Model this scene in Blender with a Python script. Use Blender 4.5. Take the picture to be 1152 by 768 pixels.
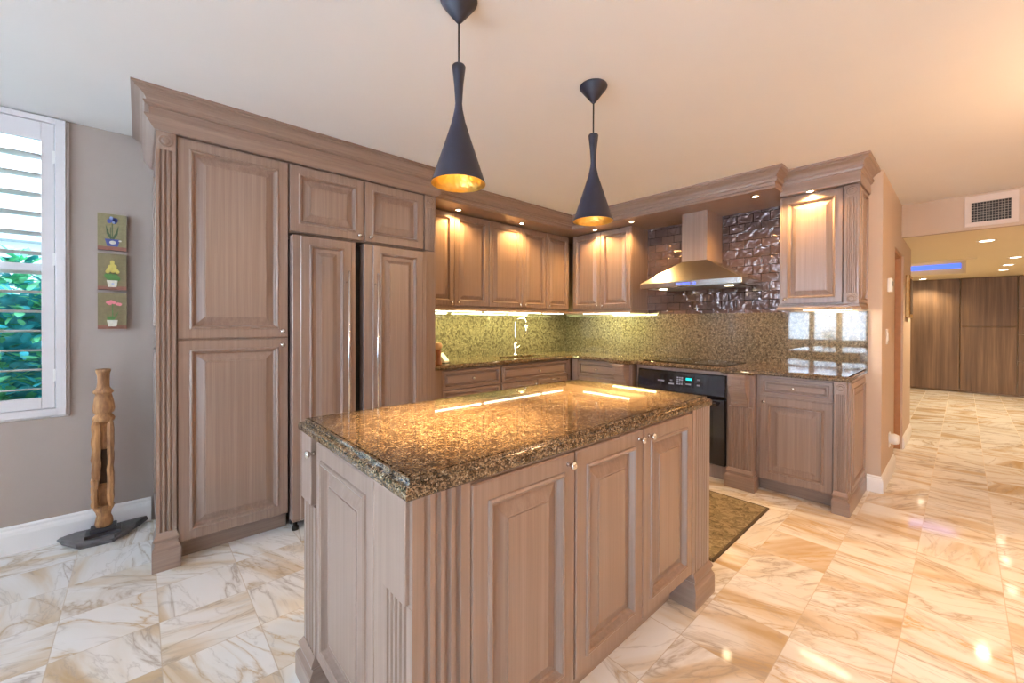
import bpy, bmesh, math, random
from mathutils import Vector, Matrix, noise
random.seed(7)
for o in list(bpy.data.objects): bpy.data.objects.remove(o, do_unlink=True)
scene = bpy.context.scene
COL = scene.collection
# ------------------------------------------------------------------ camera
F, CX, CY, YAW, PITCH, ROLL, CAMH = 460.82, 577.5, 365.6, 0.7386, 0.0055, 0.0030, 1.2697
cd = bpy.data.cameras.new('camera'); cam = bpy.data.objects.new('camera', cd); COL.objects.link(cam)
cd.sensor_fit = 'HORIZONTAL'; cd.sensor_width = 36.0
cd.lens = F / 1152 * 36.0
cd.shift_x = (576 - CX) / 1152; cd.shift_y = -(384 - CY) / 1152
cd.clip_start = 0.05; cd.clip_end = 100
fw = Vector((math.sin(YAW) * math.cos(PITCH), math.cos(YAW) * math.cos(PITCH), -math.sin(PITCH)))
rt = Vector((math.cos(YAW), -math.sin(YAW), 0)); up = rt.cross(fw)
r2 = rt * math.cos(ROLL) + up * math.sin(ROLL); u2 = up * math.cos(ROLL) - rt * math.sin(ROLL)
m = Matrix((r2, u2, -fw)).transposed().to_4x4(); m.translation = (0, 0, CAMH)
cam.matrix_world = m
scene.camera = cam
# ------------------------------------------------------------------ world and exposure
vs = scene.view_settings
vs.view_transform = 'Standard'; vs.look = 'None'; vs.gamma = 1.0; vs.use_curve_mapping = False
vs.exposure = 0.38
w = bpy.data.worlds.new('world'); scene.world = w; w.use_nodes = True
bg = w.node_tree.nodes['Background']; bg.inputs[0].default_value = (0.62, 0.82, 1.0, 1); bg.inputs[1].default_value = 4.2

def look(o, d):
    o.rotation_euler = Vector(d).to_track_quat('-Z', 'Y').to_euler()
def area(name, loc, d, sx, sy, watts, col, parent=None):
    l = bpy.data.lights.new(name, 'AREA'); l.shape = 'RECTANGLE'; l.size = sx; l.size_y = sy; l.energy = watts; l.color = col
    o = bpy.data.objects.new(name, l); COL.objects.link(o); o.location = loc; look(o, d)
    if parent: o.parent = parent
    return o
def spot(name, loc, d, watts, col, ang=110, blend=0.6, rad=0.02, parent=None):
    l = bpy.data.lights.new(name, 'SPOT'); l.energy = watts; l.color = col; l.spot_size = math.radians(ang); l.spot_blend = blend; l.shadow_soft_size = rad
    o = bpy.data.objects.new(name, l); COL.objects.link(o); o.location = loc; look(o, d)
    if parent: o.parent = parent
    return o
def point(name, loc, watts, col, rad=0.03, parent=None):
    l = bpy.data.lights.new(name, 'POINT'); l.energy = watts; l.color = col; l.shadow_soft_size = rad
    o = bpy.data.objects.new(name, l); COL.objects.link(o); o.location = loc
    if parent: o.parent = parent
    return o
WARM = (1.0, 0.66, 0.36); WARM2 = (1.0, 0.74, 0.48); DAY = (0.64, 0.79, 1.0)
# daylight coming in through the left window and an added, unseen patio opening
area('daylight_left_window_sky', (-3.13, 2.05, 1.93), (1, 0, -0.08), 1.45, 0.70, 480, DAY)
area('daylight_left_window_low', (-3.13, 2.05, 1.20), (1, 0, 0), 1.45, 0.66, 36, (0.68, 0.82, 1.0))
area('daylight_added_patio', (-3.14, -0.6, 1.2), (1, 0, 0.0), 2.4, 2.0, 66, (0.66, 0.80, 1.0))  # added daylight behind the invented patio door, brightens island and floor

# ------------------------------------------------------------------ materials
def newmat(name):
    m = bpy.data.materials.new(name); m.use_nodes = True
    nt = m.node_tree; return m, nt, nt.nodes['Principled BSDF']
def N(nt, t, **k):
    n = nt.nodes.new(t)
    for a, b in k.items(): setattr(n, a, b)
    return n
def ramp(nt, fac, stops, interp='LINEAR'):
    r = N(nt, 'ShaderNodeValToRGB'); r.color_ramp.interpolation = interp
    e = r.color_ramp.elements
    e[0].position = stops[0][0]; e[0].color = (*stops[0][1], 1)
    e[1].position = stops[-1][0]; e[1].color = (*stops[-1][1], 1)
    for p, c in stops[1:-1]:
        x = e.new(p); x.color = (*c, 1)
    nt.links.new(fac, r.inputs[0]); return r.outputs[0]
def plain(name, col, rough=0.5, metal=0.0, var=0.04, scale=20, spec=0.5, coat=0):
    m, nt, b = newmat(name)
    tc = N(nt, 'ShaderNodeTexCoord'); no = N(nt, 'ShaderNodeTexNoise'); no.inputs['Scale'].default_value = scale; no.inputs['Detail'].default_value = 4
    nt.links.new(tc.outputs['Object'], no.inputs['Vector'])
    c0 = tuple(max(0, c * (1 - var)) for c in col); c1 = tuple(min(1, c * (1 + var)) for c in col)
    nt.links.new(ramp(nt, no.outputs['Fac'], [(0.3, c0), (0.7, c1)]), b.inputs['Base Color'])
    b.inputs['Roughness'].default_value = rough; b.inputs['Metallic'].default_value = metal
    b.inputs['Specular IOR Level'].default_value = spec; b.inputs['Coat Weight'].default_value = coat
    return m
def emis(name, col, strength):
    m, nt, b = newmat(name)
    b.inputs['Base Color'].default_value = (*col, 1); b.inputs['Emission Color'].default_value = (*col, 1); b.inputs['Emission Strength'].default_value = strength
    return m
def wood(name, sc, ca=(0.225, 0.146, 0.108), cb=(0.305, 0.210, 0.162), rough=0.36, pores=(0.62, 0.55)):
    m, nt, b = newmat(name)
    tc = N(nt, 'ShaderNodeTexCoord'); mp = N(nt, 'ShaderNodeMapping'); mp.inputs['Scale'].default_value = sc
    nt.links.new(tc.outputs['Object'], mp.inputs['Vector'])
    n1 = N(nt, 'ShaderNodeTexNoise'); n1.inputs['Scale'].default_value = 1.0; n1.inputs['Detail'].default_value = 6; n1.inputs['Distortion'].default_value = 0.0
    nt.links.new(mp.outputs[0], n1.inputs['Vector'])
    mp2 = N(nt, 'ShaderNodeMapping'); mp2.inputs['Scale'].default_value = tuple(s * 4.5 for s in sc)
    nt.links.new(tc.outputs['Object'], mp2.inputs['Vector'])
    n2 = N(nt, 'ShaderNodeTexNoise'); n2.inputs['Scale'].default_value = 1.0; n2.inputs['Detail'].default_value = 3
    nt.links.new(mp2.outputs[0], n2.inputs['Vector'])
    ad = N(nt, 'ShaderNodeMath', operation='MULTIPLY_ADD'); ad.inputs[1].default_value = 0.35
    nt.links.new(n2.outputs['Fac'], ad.inputs[0])
    mu = N(nt, 'ShaderNodeMath', operation='MULTIPLY'); mu.inputs[1].default_value = 0.65; nt.links.new(n1.outputs['Fac'], mu.inputs[0])
    nt.links.new(mu.outputs[0], ad.inputs[2])
    col = ramp(nt, ad.outputs[0], [(0.33, ca), (0.5, tuple((a + c) / 2 for a, c in zip(ca, cb))), (0.64, cb)])
    nt.links.new(col, b.inputs['Base Color']); b.inputs['Roughness'].default_value = rough; b.inputs['Coat Weight'].default_value = 0.35 if rough < .4 else 0; b.inputs['Coat Roughness'].default_value = 0.32
    bp = N(nt, 'ShaderNodeBump'); bp.inputs['Strength'].default_value = 0.03; bp.inputs['Distance'].default_value = 0.002
    nt.links.new(n2.outputs['Fac'], bp.inputs['Height']); nt.links.new(bp.outputs[0], b.inputs['Normal'])
    return m
WV = wood('pickled_wood_vertical', (55, 55, 0.8))
WH = wood('pickled_wood_horizontal', (1.0, 1.0, 60))
HALLWOOD = wood('hall_panel_wood', (18, 18, 0.5), ca=(0.085, 0.050, 0.030), cb=(0.24, 0.145, 0.082), rough=0.5)
CARVED = wood('weathered_carved_wood', (22, 22, 3), ca=(0.13, 0.05, 0.02), cb=(0.52, 0.26, 0.10), rough=0.8)

def granite(name, bright=1.0, lift=0.0, mid=(.20, .155, .085)):
    m, nt, b = newmat(name)
    tc = N(nt, 'ShaderNodeTexCoord')
    nz = N(nt, 'ShaderNodeTexNoise'); nz.inputs['Scale'].default_value = 60; nz.inputs['Detail'].default_value = 3
    nt.links.new(tc.outputs['Object'], nz.inputs['Vector'])
    mx = N(nt, 'ShaderNodeMix', data_type='VECTOR'); mx.inputs[0].default_value = 0.006
    nt.links.new(tc.outputs['Object'], mx.inputs[4]); nt.links.new(nz.outputs['Color'], mx.inputs[5])
    v = N(nt, 'ShaderNodeTexVoronoi'); v.inputs['Scale'].default_value = 290
    nt.links.new(mx.outputs[1], v.inputs['Vector'])
    se = N(nt, 'ShaderNodeSeparateColor'); nt.links.new(v.outputs['Color'], se.inputs[0])
    K = lambda *c: tuple(x * bright * (1 - lift) + lift * q for x, q in zip(c, mid))
    col = ramp(nt, se.outputs[0], [(0.0, K(.010, .009, .008)), (0.22, K(.04, .026, .018)), (0.40, K(.12, .072, .038)), (0.60, K(.22, .145, .082)), (0.78, K(.30, .215, .13)), (0.93, K(.42, .35, .25))], 'CONSTANT')
    n2 = N(nt, 'ShaderNodeTexNoise'); n2.inputs['Scale'].default_value = 45; n2.inputs['Detail'].default_value = 5
    nt.links.new(tc.outputs['Object'], n2.inputs['Vector'])
    dark = ramp(nt, n2.outputs['Fac'], [(0.36, (.45, .42, .40)), (0.56, (1, 1, 1))])
    mm = N(nt, 'ShaderNodeMix', data_type='RGBA', blend_type='MULTIPLY'); mm.inputs[0].default_value = 1.0
    nt.links.new(col, mm.inputs[6]); nt.links.new(dark, mm.inputs[7])
    nt.links.new(mm.outputs[2], b.inputs['Base Color'])
    b.inputs['Roughness'].default_value = 0.03; b.inputs['Specular IOR Level'].default_value = 0.6
    return m
GRAN = granite('brown_speckled_granite', 1.0, .2, (.17, .115, .06))
GRANB = granite('backsplash_granite', 1.0, .42, (.155, .135, .09))

def marble():
    m, nt, b = newmat('marble_floor_tiles')
    L = nt.links.new
    tc = N(nt, 'ShaderNodeTexCoord'); sp = N(nt, 'ShaderNodeSeparateXYZ'); L(tc.outputs['Object'], sp.inputs[0])
    def M(op, a, c=None, d=None):
        n = N(nt, 'ShaderNodeMath', operation=op)
        for i, x in enumerate((a, c, d)):
            if x is None: continue
            if isinstance(x, (int, float)): n.inputs[i].default_value = x
            else: L(x, n.inputs[i])
        return n.outputs[0]
    tx = M('DIVIDE', M('ADD', sp.outputs[0], 0.257 + 0.3143 * 20), 0.3143)
    ty = M('DIVIDE', M('ADD', sp.outputs[1], 0.136 + 0.3017 * 20), 0.3017)
    ix = M('FLOOR', tx); iy = M('FLOOR', ty)
    fx = M('SUBTRACT', tx, ix); fy = M('SUBTRACT', ty, iy)
    # pairs of tiles share a slab so that joints differ in strength
    cb = N(nt, 'ShaderNodeCombineXYZ'); L(ix, cb.inputs[0]); L(iy, cb.inputs[1])
    wn = N(nt, 'ShaderNodeTexWhiteNoise', noise_dimensions='3D'); L(cb.outputs[0], wn.inputs['Vector'])
    sc = N(nt, 'ShaderNodeSeparateColor'); L(wn.outputs['Color'], sc.inputs[0])
    ro = N(nt, 'ShaderNodeVectorRotate', rotation_type='Z_AXIS'); L(tc.outputs['Object'], ro.inputs['Vector'])
    ang = M('MULTIPLY_ADD', M('ROUND', M('MULTIPLY', sc.outputs[0], 1.2)), 0.9, M('MULTIPLY_ADD', sc.outputs[1], 0.7, 0.15)); L(ang, ro.inputs['Angle'])
    of = N(nt, 'ShaderNodeVectorMath', operation='SCALE'); L(wn.outputs['Color'], of.inputs[0]); of.inputs['Scale'].default_value = 30
    ad = N(nt, 'ShaderNodeVectorMath', operation='ADD'); L(ro.outputs[0], ad.inputs[0]); L(of.outputs[0], ad.inputs[1])
    mp = N(nt, 'ShaderNodeMapping'); mp.inputs['Scale'].default_value = (0.9, 3.4, 1); L(ad.outputs[0], mp.inputs['Vector'])
    def ridge(scale, dist, det, lo):
        n = N(nt, 'ShaderNodeTexNoise'); n.inputs['Scale'].default_value = scale; n.inputs['Detail'].default_value = det; n.inputs['Distortion'].default_value = dist; n.inputs['Roughness'].default_value = 0.55
        L(mp.outputs[0], n.inputs['Vector'])
        a = M('ABSOLUTE', M('SUBTRACT', n.outputs['Fac'], 0.5))
        return ramp(nt, a, [(0.0, (1, 1, 1)), (lo, (0.35, 0.35, 0.35)), (lo * 3.2, (0, 0, 0))]), n
    r1, n1 = ridge(1.0, 1.3, 7, 0.012)
    r2, n2 = ridge(2.3, 0.9, 6, 0.010)
    n3 = N(nt, 'ShaderNodeTexNoise'); n3.inputs['Scale'].default_value = 1.3; n3.inputs['Detail'].default_value = 5; n3.inputs['Distortion'].default_value = 0.8; L(mp.outputs[0], n3.inputs['Vector'])
    base = ramp(nt, n3.outputs['Fac'], [(0.28, (.56, .40, .23)), (0.40, (.70, .58, .44)), (0.48, (.79, .74, .67)), (0.56, (.84, .81, .77)), (0.75, (.86, .84, .82))])
    hue = ramp(nt, sc.outputs[2], [(0.0, (.46, .34, .20)), (0.5, (.42, .36, .31)), (1.0, (.60, .38, .14))])
    x1 = N(nt, 'ShaderNodeMix', data_type='RGBA'); L(M('MULTIPLY', r1, 0.8), x1.inputs[0]); L(base, x1.inputs[6]); L(hue, x1.inputs[7])
    x2 = N(nt, 'ShaderNodeMix', data_type='RGBA'); L(M('MULTIPLY', r2, 0.4), x2.inputs[0]); L(x1.outputs[2], x2.inputs[6]); x2.inputs[7].default_value = (.40, .34, .29, 1)
    # grout
    ex = M('MINIMUM', fx, M('SUBTRACT', 1, fx)); ey = M('MINIMUM', fy, M('SUBTRACT', 1, fy))
    g = M('LESS_THAN', M('MINIMUM', ex, ey), 0.0055)
    x3 = N(nt, 'ShaderNodeMix', data_type='RGBA'); L(M('MULTIPLY', g, 0.75), x3.inputs[0]); L(x2.outputs[2], x3.inputs[6]); x3.inputs[7].default_value = (.45, .35, .24, 1)
    L(x3.outputs[2], b.inputs['Base Color'])
    L(M('MULTIPLY_ADD', g, 0.4, 0.075), b.inputs['Roughness']); b.inputs['Specular IOR Level'].default_value = 0.5
    return m
MARBLE = marble()

def copper_tile():
    m, nt, b = newmat('wavy_metallic_brick_tile'); L = nt.links.new
    tc = N(nt, 'ShaderNodeTexCoord'); sp = N(nt, 'ShaderNodeSeparateXYZ'); L(tc.outputs['Object'], sp.inputs[0])
    cb = N(nt, 'ShaderNodeCombineXYZ'); L(sp.outputs[1], cb.inputs[0]); L(sp.outputs[2], cb.inputs[1])
    br = N(nt, 'ShaderNodeTexBrick'); br.inputs['Scale'].default_value = 1.0; br.inputs['Brick Width'].default_value = 0.135; br.inputs['Row Height'].default_value = 0.078
    br.inputs['Mortar Size'].default_value = 0.0022; br.inputs['Mortar Smooth'].default_value = 0.3
    br.inputs['Color1'].default_value = (.095, .06, .056, 1); br.inputs['Color2'].default_value = (.14, .085, .07, 1); br.inputs['Mortar'].default_value = (.03, .02, .018, 1)
    L(cb.outputs[0], br.inputs['Vector'])
    L(br.outputs['Color'], b.inputs['Base Color'])
    n = N(nt, 'ShaderNodeTexNoise'); n.inputs['Scale'].default_value = 17; n.inputs['Detail'].default_value = 0.5; n.inputs['Distortion'].default_value = 0.9
    L(cb.outputs[0], n.inputs['Vector'])
    ad = N(nt, 'ShaderNodeMath', operation='MULTIPLY_ADD'); ad.inputs[1].default_value = -0.25; L(br.outputs['Fac'], ad.inputs[0]); L(n.outputs['Fac'], ad.inputs[2])
    bp = N(nt, 'ShaderNodeBump'); bp.inputs['Strength'].default_value = 1.0; bp.inputs['Distance'].default_value = 0.013; L(ad.outputs[0], bp.inputs['Height']); L(bp.outputs[0], b.inputs['Normal'])
    b.inputs['Metallic'].default_value = 0.35; b.inputs['Roughness'].default_value = 0.16; b.inputs['Coat Weight'].default_value = 0.4; b.inputs['Coat Roughness'].default_value = 0.05
    return m
TILE = copper_tile()

def rugmat():
    m, nt, b = newmat('olive_damask_rug'); L = nt.links.new
    tc = N(nt, 'ShaderNodeTexCoord')
    n = N(nt, 'ShaderNodeTexNoise'); n.inputs['Scale'].default_value = 16; n.inputs['Detail'].default_value = 3; n.inputs['Distortion'].default_value = 1.8; L(tc.outputs['Object'], n.inputs['Vector'])
    wv = N(nt, 'ShaderNodeTexVoronoi', feature='DISTANCE_TO_EDGE'); wv.inputs['Scale'].default_value = 13; 
    mx = N(nt, 'ShaderNodeMix', data_type='VECTOR'); mx.inputs[0].default_value = 0.15; L(tc.outputs['Object'], mx.inputs[4]); L(n.outputs['Color'], mx.inputs[5]); L(mx.outputs[1], wv.inputs['Vector'])
    a = N(nt, 'ShaderNodeMath', operation='ADD'); L(n.outputs['Fac'], a.inputs[0]); L(wv.outputs['Distance'], a.inputs[1])
    L(ramp(nt, a.outputs[0], [(0.46, (.12, .088, .045)), (0.54, (.24, .19, .105)), (0.60, (.14, .105, .055)), (0.68, (.28, .22, .13))]), b.inputs['Base Color'])
    b.inputs['Roughness'].default_value = 0.95
    f = N(nt, 'ShaderNodeTexNoise'); f.inputs['Scale'].default_value = 350; L(tc.outputs['Object'], f.inputs['Vector'])
    bp = N(nt, 'ShaderNodeBump'); bp.inputs['Strength'].default_value = 0.5; bp.inputs['Distance'].default_value = 0.003; L(f.outputs['Fac'], bp.inputs['Height']); L(bp.outputs[0], b.inputs['Normal'])
    return m
RUG = rugmat()
RUGEDGE = plain('dark_rug_binding', (.07, .05, .03), 0.9)
CEIL = plain('ceiling_paint', (.80, .765, .73), 0.85, var=.01, scale=3)
WALLP = plain('taupe_wall_paint', (.36, .29, .25), 0.75, var=.015, scale=6)
WALLB = plain('hall_wall_paint', (.54, .41, .31), 0.75, var=.015, scale=6)
CREAM = plain('cream_low_ceiling', (.80, .68, .46), 0.8, var=.01, scale=4)
WHITE = plain('white_trim_paint', (.80, .77, .75), 0.35, var=.01)
SHUT = plain('backlit_shutter_paint', (.66, .62, .62), 0.3, var=.01)  # white paint greyed to stand for shade on the backlit inner side
BLACK = plain('black_gap', (.012, .012, .012), 0.6)
OVEN = plain('black_oven_enamel', (.015, .014, .018), 0.13, var=.1, coat=.4)
GLASSB = plain('black_ceramic_glass', (.012, .011, .011), 0.04, var=.05)
STEEL = plain('brushed_steel', (.58, .54, .49), 0.26, metal=1.0, var=.05, scale=60)
CHROME = plain('polished_chrome', (.82, .82, .84), 0.12, metal=1.0, var=.02)
NICKEL = plain('satin_nickel_knob', (.72, .69, .66), 0.22, metal=1.0, var=.03)
SHADE = plain('matte_black_shade', (.016, .015, .026), 0.42, var=.1)
def brass():
    m, nt, b = newmat('hammered_brass_lining'); L = nt.links.new
    b.inputs['Base Color'].default_value = (.90, .60, .16, 1); b.inputs['Metallic'].default_value = 1; b.inputs['Roughness'].default_value = 0.3
    tc = N(nt, 'ShaderNodeTexCoord'); v = N(nt, 'ShaderNodeTexVoronoi'); v.inputs['Scale'].default_value = 75; L(tc.outputs['Object'], v.inputs['Vector'])
    bp = N(nt, 'ShaderNodeBump'); bp.inputs['Strength'].default_value = 0.5; bp.inputs['Distance'].default_value = 0.004; L(v.outputs['Distance'], bp.inputs['Height']); L(bp.outputs[0], b.inputs['Normal'])
    return m
BRASS = brass()
SLATE = plain('grey_slate', (.11, .10, .10), 0.45, var=.35, scale=18)
PLINTH = plain('black_lacquer_plinth', (.02, .02, .024), 0.3)
DARKIN = plain('slot_shade_and_canvas', (.05, .025, .012), 0.9)  # painted shade in the sculpture slots, also the hall picture's canvas colour
REDWOOD = plain('reddish_turned_wood', (.30, .11, .05), 0.35, var=.15)
TANWOOD = plain('pale_turned_wood', (.62, .42, .24), 0.35, var=.1)
PLASTIC = plain('white_plastic', (.78, .76, .73), 0.3, var=.01)
BULB = emis('warm_bulb', (1.0, .86, .62), 22)
PUCK = emis('puck_light_lens', (1.0, .80, .50), 26)
STRIPM = emis('under_cabinet_strip', (1.0, .98, .70), 15)
STRIPW = emis('under_cabinet_strip_warm', (1.0, .92, .72), 22)
DOWNM = emis('downlight_lens', (1.0, .90, .70), 14)
BLUEL = emis('blue_cove_light', (.07, .16, 1.0), 1.1)
DISPB = emis('blue_display', (.05, .08, 1.0), 3.0)
DISPC = emis('cyan_display', (.0, .55, .50), 0.9)
LEAF = plain('hedge_leaf', (.18, .62, .30), 0.35, var=.6, scale=9)
LEAF2 = plain('hedge_leaf_bluish', (.06, .42, .50), 0.35, var=.6, scale=9)
ROOFG = plain('grey_roof_tile', (.45, .50, .55), 0.8)
GROUND = plain('outside_ground', (.25, .28, .22), 0.9)
GILT = plain('gilt_frame', (.45, .25, .08), 0.35, metal=.5, var=.2)
ORANGE = plain('hall_door_wood', (.42, .20, .08), 0.5, var=.08)
def glassmat():
    m, nt, b = newmat('window_glass'); b.inputs['Transmission Weight'].default_value = 1; b.inputs['Roughness'].default_value = 0; b.inputs['IOR'].default_value = 1.02; b.inputs['Base Color'].default_value = (.95, .98, 1, 1)
    return m
GLASS = glassmat()

# ------------------------------------------------------------------ mesh helper
class MB:
    def __init__(s, M=None): s.v = []; s.f = []; s.sm = []; s.mi = []; s.M = M; s.cur = 0
    def add(s, vs, fs, smooth=False):
        o = len(s.v)
        s.v += [Vector(v) for v in vs]; s.f += [[i + o for i in f] for f in fs]
        s.sm += [smooth] * len(fs); s.mi += [s.cur] * len(fs); return s
    def box(s, x0, x1, y0, y1, z0, z1):
        v = [(x, y, z) for x in (x0, x1) for y in (y0, y1) for z in (z0, z1)]
        return s.add(v, [(0, 1, 3, 2), (4, 6, 7, 5), (0, 4, 5, 1), (2, 3, 7, 6), (0, 2, 6, 4), (1, 5, 7, 3)])
    def loops(s, L, closed=True, cap0=True, cap1=True, smooth=False):
        n = len(L[0]); vs = [p for l in L for p in l]; fs = []
        for i in range(len(L) - 1):
            for j in range(n if closed else n - 1):
                k = (j + 1) % n
                fs.append((i * n + j, i * n + k, (i + 1) * n + k, (i + 1) * n + j))
        s.add(vs, fs, smooth)
        o = len(s.v) - len(vs)
        if cap0: s.f.append([o + j for j in range(n)][::-1]); s.sm.append(False); s.mi.append(s.cur)
        if cap1: s.f.append([o + (len(L) - 1) * n + j for j in range(n)]); s.sm.append(False); s.mi.append(s.cur)
        return s
    def lathe(s, prof, c=(0, 0, 0), seg=24, axis='Z', smooth=True, caps=(True, True)):
        L = []
        for r, z in prof:
            l = []
            for j in range(seg):
                a = 2 * math.pi * j / seg; x, y = r * math.cos(a), r * math.sin(a)
                p = {'Z': (x, y, z), 'Y': (x, z, y), 'X': (z, x, y)}[axis]
                l.append(Vector(p) + Vector(c))
            L.append(l)
        return s.loops(L, True, caps[0], caps[1], smooth)
    def tube(s, pts, r, seg=10):
        pts = [Vector(p) for p in pts]; L = []
        for i, p in enumerate(pts):
            d = (pts[min(i + 1, len(pts) - 1)] - pts[max(i - 1, 0)]).normalized()
            a = d.cross(Vector((0.31, 0.87, 0.12))).normalized(); b = d.cross(a)
            rr = r[i] if isinstance(r, (list, tuple)) else r
            L.append([p + (a * math.cos(2 * math.pi * k / seg) + b * math.sin(2 * math.pi * k / seg)) * rr for k in range(seg)])
        return s.loops(L, smooth=True)
    def prism(s, poly, z0, z1):
        return s.loops([[(x, y, z0) for x, y in poly], [(x, y, z1) for x, y in poly]])
    def rects(s, x0, x1, z0, z1, yf, prof, back):
        """nested rectangles facing -Y: prof = [(inset, depth behind the front plane)]"""
        L = [[(x0, yf + back, z0), (x1, yf + back, z0), (x1, yf + back, z1), (x0, yf + back, z1)]]
        for i, d in prof:
            L.append([(x0 + i, yf + d, z0 + i), (x1 - i, yf + d, z0 + i), (x1 - i, yf + d, z1 - i), (x0 + i, yf + d, z1 - i)])
        return s.loops(L)
    def fluted(s, x0, x1, z0, z1, yf, back, n, m=0.012, dep=0.005):
        dep *= 1.2
        """vertical flutes on a strip facing -Y"""
        wd = x1 - x0; p = (wd - 2 * m) / n
        pts = [(x0, yf + back), (x0, yf)]
        for k in range(n):
            a = x0 + m + p * k + p * 0.21; b = x0 + m + p * (k + 1) - p * 0.21
            for t in range(7):
                u = t / 6; pts.append((a + (b - a) * u, yf + (dep * math.sin(math.pi * u) ** .6 if 0 < u < 1 else 0)))
        pts += [(x1, yf), (x1, yf + back)]
        return s.loops([[(x, y, z0) for x, y in pts], [(x, y, z1) for x, y in pts]])
    def foot(s, x0, x1, yf, yb, h, k=1.0):
        """base block of a pilaster: plinth with an ogee narrowing at the top"""
        L = []
        for o, z in [(0.018 * k, 0), (0.018 * k, h * .52), (0.016 * k, h * .60), (0.007 * k, h * .70), (0.007 * k, h * .76), (0.012 * k, h * .80), (0.012 * k, h * .85), (0.004 * k, h * .95), (0.0, h)]:
            L.append([(x0 - o, yf - o, z), (x1 + o, yf - o, z), (x1 + o, yb, z), (x0 - o, yb, z)])
        return s.loops(L)
    def sweep(s, path, prof, closed_prof=True):
        """path = [(x,y)] travelled so that 'out' is to the right-hand side; prof = [(out, z)]"""
        P = [Vector(p) for p in path]; L = []
        for i, p in enumerate(P):
            def nrm(a, b):
                d = (b - a).normalized(); return Vector((d.y, -d.x))
            if i == 0: n = nrm(P[0], P[1])
            elif i == len(P) - 1: n = nrm(P[-2], P[-1])
            else:
                n1 = nrm(P[i - 1], p); n2 = nrm(p, P[i + 1]); n = (n1 + n2) / (1 + n1.dot(n2))
            L.append([(p.x + n.x * o, p.y + n.y * o, z) for o, z in prof])
        return s.loops(L)
    def build(s, name, mat, parent=None, bevel=0, seg=1):
        me = bpy.data.meshes.new(name)
        vs = [(s.M @ v) if s.M else v for v in s.v]
        me.from_pydata([tuple(v) for v in vs], [], s.f)
        bm = bmesh.new(); bm.from_mesh(me); bmesh.ops.recalc_face_normals(bm, faces=bm.faces); bm.to_mesh(me); bm.free()
        for i, p in enumerate(me.polygons): p.use_smooth = s.sm[i]; p.material_index = s.mi[i]
        for mt in (mat if isinstance(mat, (list, tuple)) else [mat]): me.materials.append(mt)
        o = bpy.data.objects.new(name, me); COL.objects.link(o)
        if parent: o.parent = parent
        if bevel:
            b = o.modifiers.new('bevel', 'BEVEL'); b.width = bevel; b.segments = seg; b.limit_method = 'ANGLE'; b.angle_limit = math.radians(50)
        return o
def tag(o, label=None, cat=None, group=None, kind=None):
    if label: o['label'] = label
    if cat: o['category'] = cat
    if group: o['group'] = group
    if kind: o['kind'] = kind
    return o
def thing(name, label, cat, loc=(0, 0, 0), rz=0, group=None):
    o = bpy.data.objects.new(name, None); COL.objects.link(o); o.location = loc; o.rotation_euler = (0, 0, rz); o.empty_display_size = .05
    return tag(o, label, cat, group)
def struct(name, mb, mat, label=None, **k):
    o = mb.build(name, mat, **k); o['kind'] = 'structure'
    if label: o['label'] = label
    return o
HALF = math.pi / 2

# ================================================================== the setting
H, HL = 2.427, 2.125
X0, Y0, XB, YA, XE = -3.0, -3.0, 4.11, 3.50, 11.30
struct('floor', MB().box(X0 - .2, XE + .2, Y0 - .2, YA + .2, -.1, 0), MARBLE)
struct('ceiling', MB().box(X0 - .2, 5.5, Y0 - .2, YA + .2, H, H + .12), CEIL)
# low ceiling of the hall, with a tray opening
TX0, TX1, TY0, TY1 = 7.93, 10.2, -.115, 2.4
lc = MB()
for a in ((5.54, TX0, Y0 - .2, YA), (TX1, XE + .2, Y0 - .2, YA), (TX0, TX1, Y0 - .2, TY0), (TX0, TX1, TY1, YA)):
    lc.box(a[0], a[1], a[2], a[3], HL, H + .1)
lc.box(TX0 - .1, TX1 + .1, TY0 - .1, TY1 + .1, H + .1, H + .18)
lcx = struct('ceiling_hall', lc, CREAM)
tm = MB()
tm.sweep([(TX0, TY1), (TX0, TY0), (TX1, TY0), (TX1, TY1)][::-1], [(0, HL - .012), (.09, HL - .012), (.09, HL + .0), (.02, HL + .0), (0, HL + .0)])
struct('trim_1', tm, CREAM)
# walls
b = MB()   # wall_back with the window opening
WX0, WX1, WZ0, WZ1 = -1.62, -.345, .765, 2.40
b.box(X0 - .2, WX0, YA, YA + .15, 0, H); b.box(WX1, XB + .15, YA, YA + .15, 0, H); b.box(WX0, WX1, YA, YA + .15, 0, WZ0); b.box(WX0, WX1, YA, YA + .15, WZ1, H)
struct('wall_back', b, WALLP)
b = MB()   # wall_left with window_2 opening
LY0, LY1, LZ0, LZ1 = 1.30, 2.80, .85, 2.30
PY0, PY1 = -1.9, .7
b.box(X0 - .15, X0, Y0 - .2, PY0, 0, H); b.box(X0 - .15, X0, PY0, PY1, 2.25, H); b.box(X0 - .15, X0, PY1, LY0, 0, H); b.box(X0 - .15, X0, LY1, YA, 0, H); b.box(X0 - .15, X0, LY0, LY1, 0, LZ0); b.box(X0 - .15, X0, LY0, LY1, LZ1, H)
struct('wall_left', b, WALLP)
struct('wall_front', MB().box(X0 - .15, XE + .2, Y0 - .15, Y0, 0, H), WALLB)
b = MB()   # range wall and the hall wall with a doorway
DX0, DX1, DZ = 4.93, 5.72, 1.955
b.box(XB, XB + .15, .41, YA, 0, H)
b.box(XB + .15, DX0, .41, .53, 0, H); b.box(DX0, DX1, .41, .53, DZ, H); b.box(DX1, 6.58, .41, .53, 0, H)
struct('wall_range', b, WALLB)
struct('wall_hall', MB().box(XB + .15, XE, 2.6, 2.7, 0, H), WALLB)
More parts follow.
